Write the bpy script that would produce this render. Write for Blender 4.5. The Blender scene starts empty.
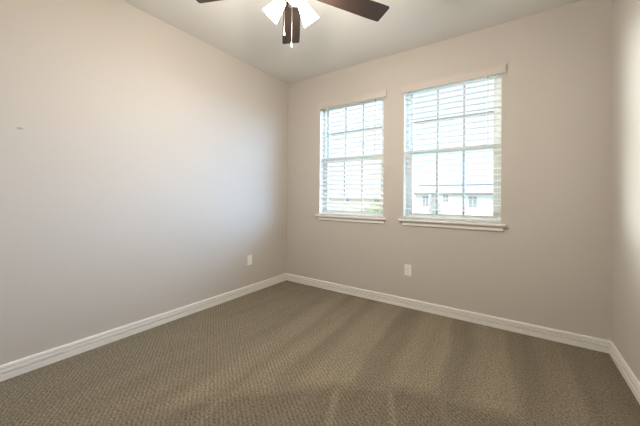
import bpy, bmesh, math, random
from mathutils import Vector, Matrix
random.seed(7)
C = bpy.context.scene.collection
scene = bpy.context.scene
PI = math.pi

# ------------------------------------------------------------------ camera
W, D, H = 3.24, 3.60, 2.74            # room: x 0..W, y -D..0, z 0..H
def make_camera():
    cam = bpy.data.cameras.new('camera')
    o = bpy.data.objects.new('camera', cam); C.objects.link(o)
    yaw, pit, rol = 0.6014, 0.0098, 0.0092
    c, s = math.cos(yaw), math.sin(yaw)
    fw = Vector((-s*math.cos(pit), c*math.cos(pit), math.sin(pit)))
    r = Vector((c, s, 0)); u = r.cross(fw)
    r2 = r*math.cos(rol) + u*math.sin(rol); u2 = -r*math.sin(rol) + u*math.cos(rol)
    m = Matrix((r2, u2, -fw)).transposed().to_4x4()
    m.translation = Vector((2.642, -3.040, 1.157))
    o.matrix_world = m
    cam.sensor_fit = 'HORIZONTAL'; cam.sensor_width = 36.0
    cam.lens = 36.0*286.03/640
    cam.shift_y = -18.67/640
    cam.clip_start = 0.02; cam.clip_end = 300
    scene.camera = o
make_camera()

# ------------------------------------------------------------------ light + exposure
SKY = 1.5; GLOW_A = 21.0; GLOW_B = 70.0; SUN = 4.0; LAMP = 25.5; SHADE = 10.0; EXPOSURE = 0.10
# overcast sky with two broad glows added out of view to light the side walls, to the right (+x) and to the left (-x) of the windows
world = bpy.data.worlds.new('sky'); scene.world = world; world.use_nodes = True
wn = world.node_tree; bg = wn.nodes['Background']; bg.inputs['Strength'].default_value = 1.0
tcw = wn.nodes.new('ShaderNodeTexCoord'); total = None
flat = wn.nodes.new('ShaderNodeVectorMath'); flat.operation = 'MULTIPLY'; flat.inputs[1].default_value = (1, 1, 2.4)   # the added glows lie low and wide
nrm = wn.nodes.new('ShaderNodeVectorMath'); nrm.operation = 'NORMALIZE'
wn.links.new(tcw.outputs['Generated'], flat.inputs[0]); wn.links.new(flat.outputs[0], nrm.inputs[0])
base = wn.nodes.new('ShaderNodeVectorMath'); base.operation = 'SCALE'
base.inputs[0].default_value = (0.74, 0.89, 1.05); base.inputs[3].default_value = SKY
total = base.outputs[0]
for direction, spread, amount, tint in (((0.78, 0.60, 0.38), 50, GLOW_A, (0.54, 0.88, 1.42)), ((-0.95, 0.32, 0.16), 38, GLOW_B, (0.86, 0.88, 0.88))):
    dot = wn.nodes.new('ShaderNodeVectorMath'); dot.operation = 'DOT_PRODUCT'
    dot.inputs[1].default_value = Vector(direction).normalized()
    wn.links.new(nrm.outputs[0], dot.inputs[0])
    mrw = wn.nodes.new('ShaderNodeMapRange'); mrw.interpolation_type = 'SMOOTHSTEP'
    wn.links.new(dot.outputs['Value'], mrw.inputs[0])
    mrw.inputs[1].default_value = math.cos(math.radians(spread)); mrw.inputs[2].default_value = math.cos(math.radians(8))
    mrw.inputs[3].default_value = 0; mrw.inputs[4].default_value = amount
    sc = wn.nodes.new('ShaderNodeVectorMath'); sc.operation = 'SCALE'; sc.inputs[0].default_value = tint
    wn.links.new(mrw.outputs[0], sc.inputs[3])
    add = wn.nodes.new('ShaderNodeVectorMath'); add.operation = 'ADD'
    wn.links.new(total, add.inputs[0]); wn.links.new(sc.outputs[0], add.inputs[1])
    total = add.outputs[0]
wn.links.new(total, bg.inputs['Color'])
sun = bpy.data.lights.new('sun', 'SUN'); sun.energy = SUN; sun.angle = 0.02; sun.color = (1, .96, .9)
so = bpy.data.objects.new('sun', sun); C.objects.link(so)
so.rotation_euler = (math.radians(42), 0, math.radians(-25))
for xa, xb in ((0.55, 1.415), (1.645, 2.53)):          # sampling portals in the two window openings
    pl = bpy.data.lights.new('window_portal', 'AREA'); pl.shape = 'RECTANGLE'
    pl.size = xb-xa; pl.size_y = 1.44; pl.cycles.is_portal = True
    po = bpy.data.objects.new('window_portal', pl); C.objects.link(po)
    po.location = ((xa+xb)/2, 0.16, 1.64); po.rotation_euler = (-PI/2, 0, 0)
vs = scene.view_settings
vs.view_transform = 'Standard'; vs.look = 'None'; vs.gamma = 1; vs.use_curve_mapping = False
vs.exposure = EXPOSURE
scene.cycles.max_bounces = 14; scene.cycles.diffuse_bounces = 8; scene.cycles.transparent_max_bounces = 16
scene.cycles.sample_clamp_indirect = 6
scene.cycles.use_denoising = True

# ------------------------------------------------------------------ materials
def mat(name, col, rough=0.6, metal=0.0, bump=None, var=None, spec=0.3):
    m = bpy.data.materials.new(name); m.use_nodes = True
    nt = m.node_tree; b = nt.nodes['Principled BSDF']
    b.inputs['Base Color'].default_value = (*col, 1)
    b.inputs['Roughness'].default_value = rough; b.inputs['Metallic'].default_value = metal
    b.inputs['Specular IOR Level'].default_value = spec
    tc = nt.nodes.new('ShaderNodeTexCoord')
    if var:
        sc, amt = var
        n = nt.nodes.new('ShaderNodeTexNoise'); n.inputs['Scale'].default_value = sc; n.inputs['Detail'].default_value = 3
        nt.links.new(tc.outputs['Object'], n.inputs['Vector'])
        mx = nt.nodes.new('ShaderNodeMix'); mx.data_type = 'RGBA'
        mx.inputs[6].default_value = (*[c*(1-amt) for c in col], 1); mx.inputs[7].default_value = (*[min(1, c*(1+amt)) for c in col], 1)
        nt.links.new(n.outputs['Fac'], mx.inputs[0]); nt.links.new(mx.outputs[2], b.inputs['Base Color'])
    if bump:
        sc, st = bump
        n = nt.nodes.new('ShaderNodeTexNoise'); n.inputs['Scale'].default_value = sc; n.inputs['Detail'].default_value = 4
        nt.links.new(tc.outputs['Object'], n.inputs['Vector'])
        bp = nt.nodes.new('ShaderNodeBump'); bp.inputs['Strength'].default_value = st; bp.inputs['Distance'].default_value = 0.002
        nt.links.new(n.outputs['Fac'], bp.inputs['Height']); nt.links.new(bp.outputs['Normal'], b.inputs['Normal'])
    return m
WALL = (0.57, 0.535, 0.49)
M = {}
M['wall'] = mat('greige_wall_paint', WALL, 0.75, bump=(170, .12), var=(1.2, .012))
M['ceiling'] = mat('ceiling_paint', (0.73, 0.725, 0.705), 0.85, bump=(120, .2), var=(1.0, .01))
M['trim'] = mat('white_trim_paint', (0.83, 0.81, 0.78), 0.4, var=(4, .01))
M['vinyl'] = mat('white_window_vinyl', (0.82, 0.85, 0.82), 0.4, var=(6, .01))
M['muntin'] = mat('pale_grey_muntin', (0.52, 0.51, 0.47), 0.4, var=(8, .03))
M['slat'] = mat('white_blind_slat', (0.74, 0.73, 0.69), 0.45, var=(9, .015))
M['valance'] = mat('off_white_blind_valance', (0.60, 0.555, 0.505), 0.45, var=(9, .015))
M['cord'] = mat('white_cord', (0.75, 0.75, 0.72), 0.7, var=(30, .02))
M['plate'] = mat('white_outlet_plastic', (0.90, 0.87, 0.84), 0.35, var=(12, .01))
M['slot'] = mat('dark_outlet_slot', (0.06, 0.055, 0.05), 0.6, var=(40, .05))
M['nickel'] = mat('brushed_nickel', (0.62, 0.58, 0.52), 0.32, 1.0, var=(25, .05))
M['chain'] = mat('dull_chain_metal', (0.26, 0.22, 0.18), 0.6, 0.4, var=(25, .05))
M['fob'] = mat('frosted_chain_pull', (0.45, 0.42, 0.38), 0.4, var=(25, .03))
M['hook'] = mat('grey_metal_hook', (0.25, 0.25, 0.25), 0.4, 0.6, var=(25, .05))
M['house_wall'] = mat('pale_house_siding', (0.80, 0.78, 0.74), 0.8, var=(2, .03))
M['house_tan'] = mat('tan_house_siding', (0.72, 0.64, 0.50), 0.8, var=(2, .03))
M['roof'] = mat('pale_shingle_roof', (0.40, 0.38, 0.365), 0.85, var=(5, .08))
M['gutter'] = mat('brown_gutter', (0.12, 0.10, 0.09), 0.6, var=(5, .05))
M['house_glass'] = mat('house_window_glass', (0.30, 0.34, 0.34), 0.3, var=(3, .08))
M['leaf'] = mat('green_leaf', (0.20, 0.30, 0.10), 0.7, var=(3, .25))
M['bark'] = mat('brown_bark', (0.16, 0.11, 0.08), 0.9, var=(12, .3))
M['grass'] = mat('pale_ground', (0.34, 0.34, 0.30), 0.95, var=(2, .2))
M['door'] = mat('white_door_paint', (0.78, 0.76, 0.73), 0.4, var=(4, .01))

# dark espresso wood with a grain along the blade
def wood():
    m = mat('espresso_wood', (0.035, 0.019, 0.012), 0.38, spec=0.5)
    nt = m.node_tree; b = nt.nodes['Principled BSDF']
    tc = nt.nodes.new('ShaderNodeTexCoord'); mp = nt.nodes.new('ShaderNodeMapping'); mp.inputs['Scale'].default_value = (3, 45, 45)
    n = nt.nodes.new('ShaderNodeTexNoise'); n.inputs['Scale'].default_value = 2; n.inputs['Detail'].default_value = 5
    r = nt.nodes.new('ShaderNodeValToRGB')
    r.color_ramp.elements[0].color = (0.009, 0.0055, 0.0045, 1); r.color_ramp.elements[1].color = (0.028, 0.016, 0.011, 1)
    nt.links.new(tc.outputs['Object'], mp.inputs[0]); nt.links.new(mp.outputs[0], n.inputs[0])
    nt.links.new(n.outputs['Fac'], r.inputs[0]); nt.links.new(r.outputs[0], b.inputs['Base Color'])
    return m
M['wood'] = wood()

def shade_glass():
    m = bpy.data.materials.new('lit_frosted_glass'); m.use_nodes = True
    nt = m.node_tree; b = nt.nodes['Principled BSDF']
    b.inputs['Base Color'].default_value = (0.9, 0.87, 0.8, 1); b.inputs['Roughness'].default_value = .5
    b.inputs['Emission Color'].default_value = (1.0, 0.92, 0.80, 1); b.inputs['Emission Strength'].default_value = SHADE
    return m
M['shade'] = shade_glass()
def bulb_mat():
    m = bpy.data.materials.new('glowing_bulb'); m.use_nodes = True
    b = m.node_tree.nodes['Principled BSDF']
    b.inputs['Emission Color'].default_value = (1.0, 0.90, 0.74, 1); b.inputs['Emission Strength'].default_value = SHADE*1.2
    return m
M['bulb'] = bulb_mat()
def glass_mat():
    m = bpy.data.materials.new('window_glass'); m.use_nodes = True
    nt = m.node_tree; nt.nodes.remove(nt.nodes['Principled BSDF'])
    out = nt.nodes['Material Output']
    t = nt.nodes.new('ShaderNodeBsdfTransparent'); t.inputs[0].default_value = (0.96, 0.98, 0.97, 1)
    g = nt.nodes.new('ShaderNodeBsdfGlossy'); g.inputs['Roughness'].default_value = 0.02
    f = nt.nodes.new('ShaderNodeFresnel'); f.inputs[0].default_value = 1.35
    mx = nt.nodes.new('ShaderNodeMixShader')
    ge = nt.nodes.new('ShaderNodeNewGeometry'); inv = nt.nodes.new('ShaderNodeMath'); inv.operation = 'SUBTRACT'; inv.inputs[0].default_value = 1
    ml = nt.nodes.new('ShaderNodeMath'); ml.operation = 'MULTIPLY'     # reflect at the outward faces only
    nt.links.new(ge.outputs['Backfacing'], inv.inputs[1]); nt.links.new(f.outputs[0], ml.inputs[0]); nt.links.new(inv.outputs[0], ml.inputs[1])
    nt.links.new(ml.outputs[0], mx.inputs[0]); nt.links.new(t.outputs[0], mx.inputs[1]); nt.links.new(g.outputs[0], mx.inputs[2])
    nt.links.new(mx.outputs[0], out.inputs['Surface'])
    return m
M['glass'] = glass_mat()
def acrylic():
    m = bpy.data.materials.new('clear_acrylic'); m.use_nodes = True
    nt = m.node_tree; b = nt.nodes['Principled BSDF']; out = nt.nodes['Material Output']
    b.inputs['Base Color'].default_value = (.85, .87, .87, 1); b.inputs['Roughness'].default_value = .15
    t = nt.nodes.new('ShaderNodeBsdfTransparent'); mx = nt.nodes.new('ShaderNodeMixShader'); mx.inputs[0].default_value = .35
    nt.links.new(t.outputs[0], mx.inputs[1]); nt.links.new(b.outputs[0], mx.inputs[2]); nt.links.new(mx.outputs[0], out.inputs['Surface'])
    return m
M['acrylic'] = acrylic()

# node shorthand for the carpet and the marked wall
class NT:
    def __init__(s, m): s.nt = m.node_tree
    def n(s, t, **kw):
        x = s.nt.nodes.new(t)
        for k, v in kw.items(): setattr(x, k, v)
        return x
    def put(s, sock, v):
        if isinstance(v, (int, float)): sock.default_value = v
        elif isinstance(v, tuple): sock.default_value = v
        else: s.nt.links.new(v, sock)
    def math(s, op, a, b=0.0, c=0.0):
        x = s.n('ShaderNodeMath', operation=op); s.put(x.inputs[0], a); s.put(x.inputs[1], b); s.put(x.inputs[2], c)
        return x.outputs[0]
    def step(s, v, a, b):
        x = s.n('ShaderNodeMapRange', interpolation_type='SMOOTHSTEP'); s.put(x.inputs[0], v); s.put(x.inputs[1], a); s.put(x.inputs[2], b)
        x.inputs[3].default_value = 0; x.inputs[4].default_value = 1
        return x.outputs[0]
    def noise(s, v, sc, det=2):
        x = s.n('ShaderNodeTexNoise'); s.put(x.inputs['Vector'], v); x.inputs['Scale'].default_value = sc; x.inputs['Detail'].default_value = det
        return x.outputs['Fac']

def carpet():
    m = mat('brown_loop_carpet', (0.15, 0.125, 0.095), 0.95, spec=0.05)
    k = NT(m); nt = m.node_tree; b = nt.nodes['Principled BSDF']
    geo = k.n('ShaderNodeNewGeometry'); P = geo.outputs['Position']
    sx = k.n('ShaderNodeSeparateXYZ'); nt.links.new(P, sx.inputs[0]); x, y = sx.outputs[0], sx.outputs[1]
    # vacuum tracks: strips of leaning nap running from the window wall
    wob = k.math('MULTIPLY', k.math('SUBTRACT', k.noise(P, 1.6), .5), .10)
    xs = k.math('ADD', k.math('ADD', x, k.math('MULTIPLY', y, .09)), wob)
    strips = None
    for lo, hi, a in ((.83, 1.03, .55), (1.12, 1.26, .75), (1.38, 1.66, 1.0), (1.86, 2.15, 1.0), (2.32, 2.56, .9), (2.74, 2.90, .55)):
        v = k.math('MULTIPLY', k.math('MULTIPLY', k.step(xs, lo-.07, lo+.07), k.math('SUBTRACT', 1, k.step(xs, hi-.035, hi+.035))), a)
        strips = v if strips is None else k.math('ADD', strips, v)
    # the turn of the vacuum: nearer nap leans the other way
    arc = k.math('ADD', k.math('ADD', y, 1.22), k.math('MULTIPLY', k.math('POWER', k.math('ABSOLUTE', k.math('SUBTRACT', 2.57, x)), 2), .45))   # 0 on the turning line
    far = k.step(arc, -.02, .10)
    near = k.math('SUBTRACT', 1, k.step(arc, -.06, .0))
    ns = None
    for cx, wd, a in ((1.75, .026, .9), (2.10, .022, .9), (1.04, .024, .5), (2.40, .03, .35)):
        q = k.math('ABSOLUTE', k.math('SUBTRACT', k.math('ADD', x, k.math('MULTIPLY', k.math('ADD', y, 1.55), .45)), cx))
        v = k.math('MULTIPLY', k.math('SUBTRACT', 1, k.step(q, 0.0, wd*1.6)), a); ns = v if ns is None else k.math('ADD', ns, v)
    edge = k.math('SUBTRACT', 1, k.step(k.math('ABSOLUTE', y), .12, .42))
    right = k.step(x, .75, 1.4)
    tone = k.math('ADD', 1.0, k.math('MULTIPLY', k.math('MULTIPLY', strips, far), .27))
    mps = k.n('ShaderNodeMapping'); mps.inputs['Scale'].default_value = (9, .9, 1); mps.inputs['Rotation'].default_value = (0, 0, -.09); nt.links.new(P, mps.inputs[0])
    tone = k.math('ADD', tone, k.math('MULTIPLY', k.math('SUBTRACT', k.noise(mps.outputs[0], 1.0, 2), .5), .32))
    tone = k.math('ADD', tone, k.math('MULTIPLY', k.math('SUBTRACT', 1, k.step(x, .2, 1.7)), .10))  # lighter towards the left wall: window sheen put into the colour
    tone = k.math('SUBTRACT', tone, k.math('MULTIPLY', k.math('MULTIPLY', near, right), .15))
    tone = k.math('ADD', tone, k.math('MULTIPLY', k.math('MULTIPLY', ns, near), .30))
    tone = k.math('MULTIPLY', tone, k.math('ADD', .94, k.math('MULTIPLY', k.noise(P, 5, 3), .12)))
    # loop weave: small nubs in slanting rows
    mp = k.n('ShaderNodeMapping'); mp.inputs['Rotation'].default_value = (0, 0, -math.radians(55)); nt.links.new(P, mp.inputs[0])
    sp = k.n('ShaderNodeSeparateXYZ'); nt.links.new(mp.outputs[0], sp.inputs[0])
    jit = k.math('MULTIPLY', k.noise(P, 30, 1), 4.0)
    w1 = k.math('SINE', k.math('ADD', k.math('MULTIPLY', sp.outputs[0], 2*PI/.023), jit))
    w2 = k.math('SINE', k.math('ADD', k.math('MULTIPLY', sp.outputs[1], 2*PI/.026), k.math('MULTIPLY', jit, 1.7)))
    nub = k.math('MULTIPLY', w1, k.math('ADD', .65, k.math('MULTIPLY', w2, .5)))
    fine = k.math('SUBTRACT', k.noise(P, 85, 2), .5)
    grain = k.math('ADD', k.math('MULTIPLY', nub, .21), k.math('MULTIPLY', fine, 1.8))
    tone = k.math('MULTIPLY', tone, k.math('ADD', 1.0, grain))
    mx = k.n('ShaderNodeVectorMath', operation='SCALE')
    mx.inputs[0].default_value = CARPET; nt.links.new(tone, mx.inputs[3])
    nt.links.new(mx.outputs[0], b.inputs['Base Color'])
    bp = k.n('ShaderNodeBump'); bp.inputs['Strength'].default_value = .5; bp.inputs['Distance'].default_value = .004
    nt.links.new(grain, bp.inputs['Height']); nt.links.new(bp.outputs['Normal'], b.inputs['Normal'])
    return m
CARPET = (0.206, 0.178, 0.131)
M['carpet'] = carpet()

def marked_wall():
    """the left wall's paint, with one small grey scuff"""
    m = mat('greige_wall_paint_scuffed', WALL, 0.75, bump=(170, .12))
    k = NT(m); nt = m.node_tree; b = nt.nodes['Principled BSDF']
    geo = k.n('ShaderNodeNewGeometry'); sx = k.n('ShaderNodeSeparateXYZ'); nt.links.new(geo.outputs['Position'], sx.inputs[0])
    dy = k.math('DIVIDE', k.math('ADD', sx.outputs[1], 2.62), .018); dz = k.math('DIVIDE', k.math('SUBTRACT', sx.outputs[2], 1.582), .008)
    rr = k.math('ADD', k.math('POWER', dy, 2), k.math('POWER', dz, 2))
    f = k.math('MULTIPLY', k.math('SUBTRACT', 1, k.step(rr, .3, 1.2)), .55)
    mx = k.n('ShaderNodeMix', data_type='RGBA'); nt.links.new(f, mx.inputs[0])
    mx.inputs[6].default_value = (*WALL, 1); mx.inputs[7].default_value = (.22, .21, .2, 1)
    nt.links.new(mx.outputs[2], b.inputs['Base Color'])
    return m
M['wall_scuffed'] = marked_wall()

# ------------------------------------------------------------------ geometry helpers
def box(bm, x0, x1, y0, y1, z0, z1, mtx=None):
    vs_ = [Vector((x, y, z)) for x in (x0, x1) for y in (y0, y1) for z in (z0, z1)]
    if mtx: vs_ = [mtx @ v for v in vs_]
    v = [bm.verts.new(q) for q in vs_]
    for f in ((0, 1, 3, 2), (4, 6, 7, 5), (0, 4, 5, 1), (2, 3, 7, 6), (0, 2, 6, 4), (1, 5, 7, 3)):
        bm.faces.new([v[i] for i in f])
def lathe(bm, prof, seg=32, mtx=None, close=True):
    """prof: (radius, z) list from one end to the other"""
    rings = []
    for r, z in prof:
        if r < 1e-6:
            q = Vector((0, 0, z)); rings.append([bm.verts.new(mtx @ q if mtx else q)])
        else:
            ring = []
            for i in range(seg):
                a = 2*PI*i/seg; q = Vector((r*math.cos(a), r*math.sin(a), z)); ring.append(bm.verts.new(mtx @ q if mtx else q))
            rings.append(ring)
    for a, b in zip(rings, rings[1:]):
        if len(a) == 1 and len(b) == 1: continue
        for i in range(seg):
            j = (i+1) % seg
            if len(a) == 1: bm.faces.new((a[0], b[j], b[i]))
            elif len(b) == 1: bm.faces.new((a[i], a[j], b[0]))
            else: bm.faces.new((a[i], a[j], b[j], b[i]))
    if close:
        for ring in (rings[0], rings[-1]):
            if len(ring) > 1: bm.faces.new(ring)
def tube(bm, pts, r, seg=10):
    pts = [Vector(p) for p in pts]; rings = []
    for i, p in enumerate(pts):
        t = (pts[min(i+1, len(pts)-1)] - pts[max(i-1, 0)]).normalized()
        up = Vector((0, 0, 1)) if abs(t.z) < .9 else Vector((1, 0, 0))
        a = t.cross(up).normalized(); b = t.cross(a)
        rings.append([bm.verts.new(p + (a*math.cos(2*PI*k/seg) + b*math.sin(2*PI*k/seg))*r) for k in range(seg)])
    for p, q in zip(rings, rings[1:]):
        for k in range(seg): bm.faces.new((p[k], p[(k+1) % seg], q[(k+1) % seg], q[k]))
    bm.faces.new(rings[0]); bm.faces.new(rings[-1])
def prism(bm, outline, axis_pts):
    """closed 2-D outline swept between two frames: axis_pts = [fn0, fn1], fn(a, b) -> point"""
    A = [bm.verts.new(axis_pts[0](*q)) for q in outline]; B = [bm.verts.new(axis_pts[1](*q)) for q in outline]
    n = len(outline)
    for i in range(n): bm.faces.new((A[i], A[(i+1) % n], B[(i+1) % n], B[i]))
    bm.faces.new(A); bm.faces.new(B)
def obj(name, bm, m, parent=None, smooth=False, bevel=0):
    bmesh.ops.recalc_face_normals(bm, faces=bm.faces)
    me = bpy.data.meshes.new(name); bm.to_mesh(me); bm.free()
    if smooth:
        for p in me.polygons: p.use_smooth = True
    me.materials.append(m)
    o = bpy.data.objects.new(name, me); C.objects.link(o)
    if parent: o.parent = parent
    if bevel:
        md = o.modifiers.new('bevel', 'BEVEL'); md.width = bevel; md.segments = 2; md.limit_method = 'ANGLE'
    elif smooth:
        md = o.modifiers.new('edges', 'EDGE_SPLIT'); md.split_angle = math.radians(40)
    return o
def NB(): return bmesh.new()
def boxes(name, lst, m, parent=None, bevel=0):
    bm = NB()
    for b in lst: box(bm, *b)
    return obj(name, bm, m, parent, bevel=bevel)
def thing(name, label, cat, loc=(0, 0, 0), rz=0, group=None):
    o = bpy.data.objects.new(name, None); C.objects.link(o); o.empty_display_size = .1
    o.location = loc; o.rotation_euler = (0, 0, rz); o['label'] = label; o['category'] = cat
    if group: o['group'] = group
    return o
def struct(o):
    o['kind'] = 'structure'; return o

# ------------------------------------------------------------------ room shell
T = 0.15
OPEN = ((0.55, 1.415), (1.645, 2.53)); OZ0, OZ1 = 0.912, 2.36
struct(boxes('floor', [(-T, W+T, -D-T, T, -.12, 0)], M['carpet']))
struct(boxes('ceiling', [(-T, W+T, -D-T, T, H, H+.12)], M['ceiling']))
struct(boxes('wall_left', [(-T, 0, -D, T, 0, H)], M['wall_scuffed']))
struct(boxes('wall_right', [(W, W+T, -D, T, 0, H)], M['wall']))
def wall_back():
    bm = NB()
    xs = [0, OPEN[0][0], OPEN[0][1], OPEN[1][0], OPEN[1][1], W]; zs = [0, OZ0, OZ1, H]
    g = {}
    def v(i, k, y):
        if (i, k, y) not in g: g[(i, k, y)] = bm.verts.new((xs[i], y, zs[k]))
        return g[(i, k, y)]
    hole = lambda i, k: k == 1 and i in (1, 3)
    for i in range(5):
        for k in range(3):
            if hole(i, k): continue
            for y in (0, T): bm.faces.new((v(i, k, y), v(i+1, k, y), v(i+1, k+1, y), v(i, k+1, y)))
    for i in (1, 3):
        for a, b in (((i, 1), (i+1, 1)), ((i+1, 1), (i+1, 2)), ((i+1, 2), (i, 2)), ((i, 2), (i, 1))):
            bm.faces.new((v(*a, 0), v(*b, 0), v(*b, T), v(*a, T)))
    o = obj('wall_back', bm, M['wall']); o.data.materials.append(M['trim'])
    for p in o.data.polygons:                       # the returns inside the openings are painted white
        if abs(p.normal.y) < .5: p.material_index = 1
    return o
struct(wall_back())
DX0, DX1, DZ = 0.35, 1.16, 2.03
struct(boxes('wall_front', [(0, DX0, -D-T, -D, 0, H), (DX1, W, -D-T, -D, 0, H), (DX0, DX1, -D-T, -D, DZ, H)], M['wall']))
door = struct(bpy.data.objects.new('door_1', None)); C.objects.link(door); door.location = (DX0, -D, 0)
boxes('door_panel', [(.02, DX1-DX0-.02, -.07, -.03, .01, DZ-.02)] + [(x, x+.26, -.03, -.022, z, z+h) for x in (.11, .44) for z, h in ((.2, .7), (1.05, .75))], M['door'], door, bevel=.004)
boxes('door_casing', [(-.07, 0, 0, .016, 0, DZ+.07), (DX1-DX0, DX1-DX0+.07, 0, .016, 0, DZ+.07), (0, DX1-DX0, 0, .016, DZ, DZ+.07)], M['trim'], door, bevel=.003)
bm = NB(); tube(bm, [(.74, -.03, .95), (.74, .03, .95)], .012); lathe(bm, [(0, 0), (.02, .004), (.027, .018), (.02, .032), (0, .036)], 20, Matrix.Translation((.74, .025, .95)) @ Matrix.Rotation(-PI/2, 4, 'X'))
obj('door_knob', bm, M['nickel'], door, True)

# baseboards: a three-step moulding run along each wall
BB = [(0, 0), (.0195, 0), (.0195, .0365), (.0180, .0375), (.0012, .0380), (.0012, .0460), (.0165, .0475), (.0165, .0630), (.0155, .0640), (.0012, .0645), (.0012, .0730), (.0130, .0745), (.0110, .0870), (.0055, .0925), (0, .0925)]
def baseboard(name, a, b, inward):
    a, b, n = Vector((*a, 0)), Vector((*b, 0)), Vector((*inward, 0)); t = (b-a).normalized()
    bm = NB()
    prism(bm, BB, [lambda d, z: a + n*d + t*d + Vector((0, 0, z)), lambda d, z: b + n*d - t*d + Vector((0, 0, z))])
    return struct(obj(name, bm, M['trim']))
baseboard('baseboard_left', (0, -D), (0, 0), (1, 0))
baseboard('baseboard_back', (0, 0), (W, 0), (0, -1))
baseboard('baseboard_right', (W, -D), (W, 0), (-1, 0))
baseboard('baseboard_front', (DX1+.07, -D), (W, -D), (0, 1))

# ------------------------------------------------------------------ windows
def window(idx, x0, x1):
    w = struct(bpy.data.objects.new('window_%d' % idx, None)); C.objects.link(w); w.location = (x0, 0, OZ0)
    L = x1-x0; hh = OZ1-OZ0
    F = .032; ya, yb = .082, .148; zb = .02
    boxes('window_frame', [(0, F, ya, yb, zb, hh), (L-F, L, ya, yb, zb, hh), (F, L-F, ya, yb, hh-F, hh), (F, L-F, ya, yb, zb, zb+.03)], M['vinyl'], w, bevel=.003)
    mid = 1.645-OZ0; S = .036
    a, b = F, L-F
    # upper sash (outer track) and lower sash (inner track)
    us = boxes('upper_sash', [(a, a+S, .116, .142, mid-.02, hh-F), (b-S, b, .116, .142, mid-.02, hh-F), (a+S, b-S, .116, .142, hh-F-S, hh-F), (a+S, b-S, .116, .142, mid-.02, mid+.016)], M['vinyl'], w, bevel=.002)
    ls = boxes('lower_sash', [(a, a+S, .087, .113, zb+.03, mid+.02), (b-S, b, .087, .113, zb+.03, mid+.02), (a+S, b-S, .087, .113, mid-.018, mid+.02), (a+S, b-S, .087, .113, zb+.03, zb+.062)], M['vinyl'], w, bevel=.002)
    gx0, gx1 = a+S, b-S
    def mun(par, yc, z0, z1, hz=None):
        l = []
        for f in (1/3, 2/3):
            xc = gx0+(gx1-gx0)*f; l.append((xc-.011, xc+.011, yc-.006, yc+.006, z0, z1))
        if hz: l.append((gx0, gx1, yc-.005, yc+.005, hz-.010, hz+.010))
        boxes('muntins', l, M['muntin'], par)
    mun(us, .129, mid+.016, hh-F-S, 1.985-OZ0)
    mun(ls, .100, zb+.062, mid-.018)
    boxes('pane', [(gx0-.004, gx1+.004, .1275, .1305, mid+.012, hh-F-S+.004)], M['glass'], us)
    boxes('pane', [(gx0-.004, gx1+.004, .0985, .1015, zb+.058, mid-.014)], M['glass'], ls)
    boxes('sash_lock', [(L-.16, L-.11, .085, .112, mid+.02, mid+.028), (L-.15, L-.125, .078, .09, mid+.026, mid+.036)], M['vinyl'], w)
    # stool with horns and a moulded apron below it
    sl = boxes('window_sill', [(-.042, L+.036, -.044, -.0005, 0, .020), (0.001, L-.001, -.0005, ya, .0005, .020)], M['trim'], w, bevel=.004)
    prof = [(0, -.046), (.013, -.046), (.016, -.043), (.016, -.036), (.0145, -.034), (.0145, -.012), (.010, -.008), (.010, 0), (0, 0)]
    bm = NB()
    prism(bm, prof, [lambda d, z: Vector((-.004-d*.6-z*.2, -d, z)), lambda d, z: Vector((L+.012+d*.6+z*.2, -d, z))])
    obj('apron', bm, M['trim'], w)
    return w
window(1, *OPEN[0]); window(2, *OPEN[1])

# ------------------------------------------------------------------ blinds
def blind(x0, x1, label, tilt, rail_z):
    t = thing('window_blind', label, 'blind', (x0, 0, 0), 0)
    L = x1-x0; c = .006
    # valance: moulded board with returned ends
    vp = [(0, 0), (.006, 0), (.009, .004), (.010, .016), (.012, .020), (.012, .062), (.015, .068), (.018, .074), (.018, .083), (0, .083)]
    bm = NB()
    prism(bm, vp, [lambda d, z: Vector((-.022-d*.4, -.006-d, 2.285+z)), lambda d, z: Vector((L+.030+d*.4, -.006-d, 2.285+z))])
    box(bm, -.022, -.014, -.006, -.0005, 2.285, 2.366); box(bm, L+.022, L+.030, -.006, -.0005, 2.285, 2.366)
    obj('valance', bm, M['valance'], t)
    boxes('headrail', [(c, L-c, .008, .062, 2.312, 2.357)], M['slat'], t, bevel=.003)
    # slats: gently crowned boards, all in one mesh
    bm = NB(); pitch, wd, th = .0565, .0625, .003
    z = 2.292-.012; n = 0; top = z
    while z > rail_z+.045:
        prof = []
        K = 6
        for i in range(K+1):
            s = -.5+i/K; prof.append((s*wd, .0022*(1-4*s*s)+th/2))
        for i in range(K, -1, -1):
            s = -.5+i/K; prof.append((s*wd, .0022*(1-4*s*s)-th/2))
        ca, sa = math.cos(tilt), math.sin(tilt)
        jz = random.uniform(-.0012, .0012)
        fn = lambda X: (lambda y, q: Vector((X, .037+y*ca-q*sa, z+jz+y*sa+q*ca)))
        prism(bm, prof, [fn(c), fn(L-c)])
        z -= pitch; n += 1
    obj('slats', bm, M['slat'], t)
    boxes('bottom_rail', [(c, L-c, .010, .064, rail_z, rail_z+.016)], M['slat'], t, bevel=.003)
    for f in (.16, .5, .84):
        bm = NB()
        for yy in (.037-wd/2-.001, .037+wd/2+.001): tube(bm, [(L*f, yy, 2.312), (L*f, yy, rail_z+.014)], .0008, 6)
        obj('ladder_cord', bm, M['cord'], t)
    bm = NB(); tube(bm, [(L-.105, -.001, 2.300), (L-.105, -.001, 1.67)], .004, 8); wandb = obj('tilt_wand', bm, M['acrylic'], t, True)
    bm = NB(); tube(bm, [(L-.105, .012, 2.318), (L-.105, .0, 2.312), (L-.105, -.002, 2.285), (L-.105, -.001, 2.262)], .0045, 8); obj('wand_hook', bm, M['hook'], wandb, True)
    return t
blind(*OPEN[0], 'white horizontal slat blind hanging in the left window, its slats tilted half closed', math.radians(27), .936)
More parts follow.
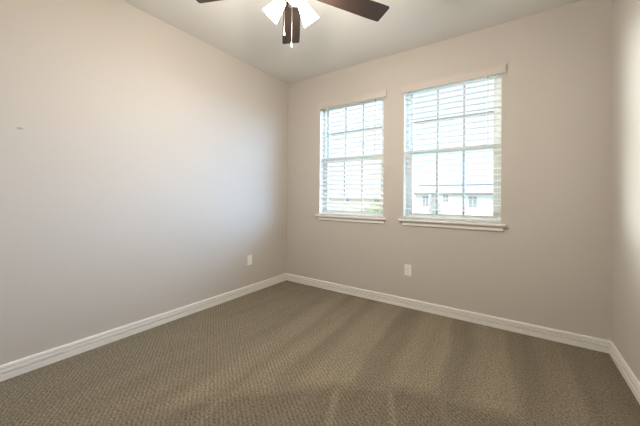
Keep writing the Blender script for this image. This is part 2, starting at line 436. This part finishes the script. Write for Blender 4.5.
blind(*OPEN[1], 'white horizontal slat blind in the right window, slats flat open with houses visible through it', math.radians(3), .945)

# ------------------------------------------------------------------ ceiling fan
HX, HY = 1.551, -1.752
fan = thing('ceiling_fan', 'ceiling fan with dark espresso wood blades and three lit glass shades', 'ceiling fan', (HX, HY, H))
def fz(z): return z-H
bm = NB(); lathe(bm, [(.0, 0), (.068, 0), (.068, -.012), (.060, -.040), (.035, -.062), (.018, -.066), (0, -.066)], 36); obj('canopy', bm, M['nickel'], fan, True)
bm = NB(); lathe(bm, [(.0, -.06), (.0125, -.06), (.0125, -.185), (0, -.185)], 20); obj('downrod', bm, M['nickel'], fan, True)
bm = NB(); lathe(bm, [(0, -.165), (.030, -.165), (.040, -.185), (.095, -.200), (.112, -.215), (.112, -.262), (.100, -.285), (.070, -.300), (0, -.300)], 40); obj('motor_housing', bm, M['nickel'], fan, True)
BZ = fz(2.418)
blade_me = iron_me = None
for k in range(5):
    ang = math.radians(131.4-72*k)
    R = Matrix.Rotation(ang, 4, 'Z')
    if blade_me is None:
        bm = NB(); out = []
        def hw(r): return .056+.013*min(1, max(0, (r-.15)/.42))
        rs_ = [.15+i*(.66-.15)/12 for i in range(13)]
        out = [(r, -hw(r)) for r in rs_]; out[0] = (.152, -.051)
        out[-1] = (.652, -hw(.66)); out += [(.66, -hw(.66)+.008), (.66, hw(.66)-.008)]
        up = [(r, hw(r)) for r in rs_]; up[0] = (.152, .051); up[-1] = (.652, hw(.66)); out += up[::-1]
        tl = math.radians(-9)
        fn = lambda q: (lambda a, b: Vector((a, b*math.cos(tl)-q*math.sin(tl), b*math.sin(tl)+q*math.cos(tl))))
        prism(bm, out, [fn(-.003), fn(.003)])
        bl = obj('fan_blade', bm, M['wood'], fan); blade_me = bl.data
        bm = NB()
        ir = [(.075, -.014), (.15, -.012), (.160, -.024), (.190, -.028), (.203, -.018), (.207, 0), (.203, .018), (.190, .028), (.160, .024), (.15, .012), (.075, .014)]
        prism(bm, ir, [fn(-.0072), fn(-.0032)])
        for a, b in ((.175, .014), (.175, -.014), (.195, 0)): lathe(bm, [(0, -.0092), (.004, -.0088), (.0055, -.0072)], 10, Matrix.Translation((a, b, b*math.sin(tl))), close=False)
        ib = obj('blade_bracket', bm, M['nickel'], bl); iron_me = ib.data
    else:
        bl = bpy.data.objects.new('fan_blade', blade_me); C.objects.link(bl); bl.parent = fan
        ib = bpy.data.objects.new('blade_bracket', iron_me); C.objects.link(ib); ib.parent = bl
    bl.location = (0, 0, BZ); bl.rotation_euler = (0, 0, ang)
bm = NB(); lathe(bm, [(0, fz(2.445)), (.060, fz(2.445)), (.066, fz(2.425)), (.066, fz(2.375)), (.052, fz(2.360)), (.028, fz(2.350)), (.010, fz(2.344)), (.006, fz(2.336)), (0, fz(2.335))], 36)
obj('switch_housing', bm, M['nickel'], fan, True)
PH0 = math.radians(-42.4)
for k in range(3):
    a = PH0+2*PI*k/3; d = Vector((math.cos(a), math.sin(a), 0))
    mouth = d*.148 + Vector((0, 0, fz(2.249))); ax = (d - Vector((0, 0, 1))).normalized()
    neck = mouth - ax*.118
    rot = ax.to_track_quat('Z', 'Y').to_matrix().to_4x4(); X = Matrix.Translation(neck) @ rot
    bm = NB(); s0 = Vector((0, 0, fz(2.385))) + d*.055
    tube(bm, [s0, s0 + d*.018 + Vector((0, 0, -.003)), neck - ax*.012, neck + ax*.004], .009, 12)
    arm = obj('light_arm', bm, M['nickel'], fan, True)
    bm = NB(); lathe(bm, [(0, -.012), (.020, -.012), (.026, 0), (.028, .014), (0.0, .014)], 28, X); obj('shade_fitter', bm, M['nickel'], fan, True)
    bm = NB()
    outer = [(.027, .004), (.029, .010), (.035, .040), (.045, .080), (.0535, .116), (.054, .118)]; inner = [(.051, .118), (.042, .080), (.032, .040), (.026, .014)]
    lathe(bm, outer+inner, 36, X, close=False); sh = obj('lamp_shade', bm, M['shade'], fan, True)
    bm = NB(); lathe(bm, [(0, .012), (.012, .014), (.013, .035), (.020, .052), (.023, .070), (.018, .086), (.008, .094), (0, .096)], 20, X); obj('bulb', bm, M['bulb'], sh, True)
    lp = bpy.data.lights.new('fan_lamp', 'POINT'); lp.energy = LAMP; lp.color = (1.0, 0.90, 0.78); lp.shadow_soft_size = .03
    lo = bpy.data.objects.new('fan_lamp', lp); C.objects.link(lo); lo.parent = fan; lo.location = neck + ax*.150
def chain(x, y, z0, z1):
    bm = NB(); tube(bm, [(x, y, z0), (x, y, z1)], .0013, 6); z = z0
    while z > z1: lathe(bm, [(0, -.0018), (.0018, 0), (0, .0018)], 6, Matrix.Translation((x, y, z))); z -= .0075
    c = obj('pull_chain', bm, M['chain'], fan)
    bm = NB(); lathe(bm, [(0, 0), (.002, -.001), (.003, -.010), (.0065, -.024), (.0055, -.030), (0, -.032)], 14, Matrix.Translation((x, y, z1+.002))); obj('chain_pull', bm, M['fob'], c, True)
chain(-.040, -.029, fz(2.36), fz(2.137)); chain(.003, -.011, fz(2.345), fz(2.060))

# ------------------------------------------------------------------ wall outlets
def outlet(loc, rz, label):
    t = thing('wall_outlet', label, 'outlet', loc, rz)
    p = boxes('cover_plate', [(-.036, .036, -.006, -.0004, -.058, .058)], M['plate'], t, bevel=.003)
    for z in (-.0195, .0195):
        bm = NB(); n = 24
        o2 = []
        for i in range(n):
            a = 2*PI*i/n; o2.append((max(-.0135, min(.0135, .0172*math.cos(a))), .0165*math.sin(a)))
        prism(bm, o2, [lambda u, v: Vector((u, -.0085, z+v)), lambda u, v: Vector((u, -.005, z+v))])
        r = obj('receptacle', bm, M['plate'], t)
        bm = NB(); box(bm, -.0075, -.0055, -.0089, -.0083, z-.002, z+.007); box(bm, .0055, .0075, -.0089, -.0083, z-.001, z+.006)
        lathe(bm, [(0, 0), (.0024, 0), (.0024, .0006), (0, .0006)], 12, Matrix.Translation((0, -.0083, z-.008)) @ Matrix.Rotation(PI/2, 4, 'X'))
        obj('slots', bm, M['slot'], r)
    bm = NB(); lathe(bm, [(0, .0014), (.002, .0012), (.003, 0), (0, 0)], 14, Matrix.Translation((0, -.006, 0)) @ Matrix.Rotation(PI/2, 4, 'X')); obj('screw', bm, M['nickel'], t, True)
outlet((1.697, 0, .393), 0, 'white electrical outlet on the window wall, below the right window')
outlet((0, -.674, .394), PI/2, 'white electrical outlet on the left wall, near the corner')

# ------------------------------------------------------------------ outside
struct(boxes('ground', [(-60, 60, T, 120, -3.1, -3.0)], M['grass']))
def house(x0, x1, y, wings, wins, eave, ridge, wall_m, label):
    t = thing('house', label, 'house', ((x0+x1)/2, y, -3.0)); cx = (x0+x1)/2
    B = [(x0-cx, x1-cx, 1.6, 9.5, 0, eave+3)]
    for a, b in wings: B.append((a-cx+.35, b-cx-.35, .0, 1.6, 0, eave+3))
    boxes('wall', B, wall_m, t)
    bm = NB(); zr, ze = ridge+3, eave+3
    o = .35
    prism(bm, [(1.2, ze), (9.9, ze), (5.5, zr)], [lambda a, b: Vector((x0-cx-o, a, b)), lambda a, b: Vector((x1-cx+o, a, b))])
    for a, b in wings:
        A = [bm.verts.new(q) for q in ((a-cx, -.4, ze), (b-cx, -.4, ze), (b-cx, 4.4, zr-.25), (a-cx, 4.4, zr-.25), (a-cx, -.4, ze+.02), (b-cx, -.4, ze+.02))]
        lo = [bm.verts.new(q) for q in ((a-cx, 4.4, ze), (b-cx, 4.4, ze))]
        bm.faces.new((A[4], A[5], A[2], A[3])); bm.faces.new((A[0], A[1], A[5], A[4])); bm.faces.new((A[0], A[1], lo[1], lo[0]))
        bm.faces.new((A[0], A[4], A[3], lo[0])); bm.faces.new((A[1], A[5], A[2], lo[1])); bm.faces.new((lo[0], lo[1], A[2], A[3]))
    obj('roof', bm, M['roof'], t)
    boxes('ridge_cap', [(x0-cx-o, x1-cx+o, 5.3, 5.7, zr-.07, zr+.05)], M['gutter'], t)
    for a, b in wings:
        bm = NB(); box(bm, a-cx, b-cx, -.52, -.40, ze-.10, ze+.03); obj('gutter', bm, M['gutter'], t)
    for (a, b, z0, z1, fy) in wins:
        f = boxes('window', [(a-cx-.07, b-cx+.07, fy-.06, fy, z0+3-.07, z1+3+.07)], M['trim'], t)
        m_ = (a+b)/2-cx
        boxes('pane', [(a-cx, m_-.03, fy-.075, fy-.06, z0+3, z1+3), (m_+.03, b-cx, fy-.075, fy-.06, z0+3, z1+3)], M['house_glass'], f)
    return t
house(-9.2, 1.2, 36.0, ((-8.9, -6.45), (-3.95, 1.4)),
      ((-7.6, -6.85, .07, 1.38, 0), (-5.35, -4.75, .70, 1.60, 1.6), (-2.15, -1.25, .10, 1.38, 0)),
      1.78, 3.05, M['house_wall'], 'pale house across the street seen through the right window')
house(-30, -13.0, 44.0, ((-29, -14),), ((-24, -23, 0, 1.3, 0), (-18, -17, 0, 1.3, 0)), 1.1, 2.0, M['house_tan'], 'tan house seen faintly through the slats of the left window')
def tree(x, y, base, top, rad, label):
    t = thing('tree', label, 'tree', (x, y, base)); hgt = top-base
    bm = NB(); tube(bm, [(0, 0, 0), (.03, 0, hgt*.3), (0, .03, hgt*.55), (.04, .02, hgt*.8)], .09, 8)
    for q in range(6):
        a = q*1.05; tube(bm, [(0, 0, hgt*(.38+.05*q)), (math.cos(a)*rad*.6, math.sin(a)*rad*.6, hgt*(.55+.06*q))], .03, 6)
    obj('trunk', bm, M['bark'], t)
    bm = NB(); rnd = random.Random(int(x*10))
    for i in range(1500):
        while True:
            p = Vector((rnd.uniform(-1, 1), rnd.uniform(-1, 1), rnd.uniform(-1, 1)))
            if .35 < p.length < 1: break
        p = Vector((p.x*rad, p.y*rad, hgt*.64+p.z*hgt*.36)); s = rnd.uniform(.07, .14)
        e = Matrix.Rotation(rnd.uniform(0, 6.3), 3, 'Z') @ Matrix.Rotation(rnd.uniform(-1.2, 1.2), 3, 'X')
        vv = [bm.verts.new(p + e @ Vector(q)) for q in ((-s, 0, 0), (0, -s*.5, .02), (s, 0, 0), (0, s*.5, .02))]
        bm.faces.new(vv)
    o = obj('foliage', bm, M['leaf'], t)
tree(-5.6, 17.0, -3, .95, 1.5, 'small green leafy tree seen through the lower right of the left window')
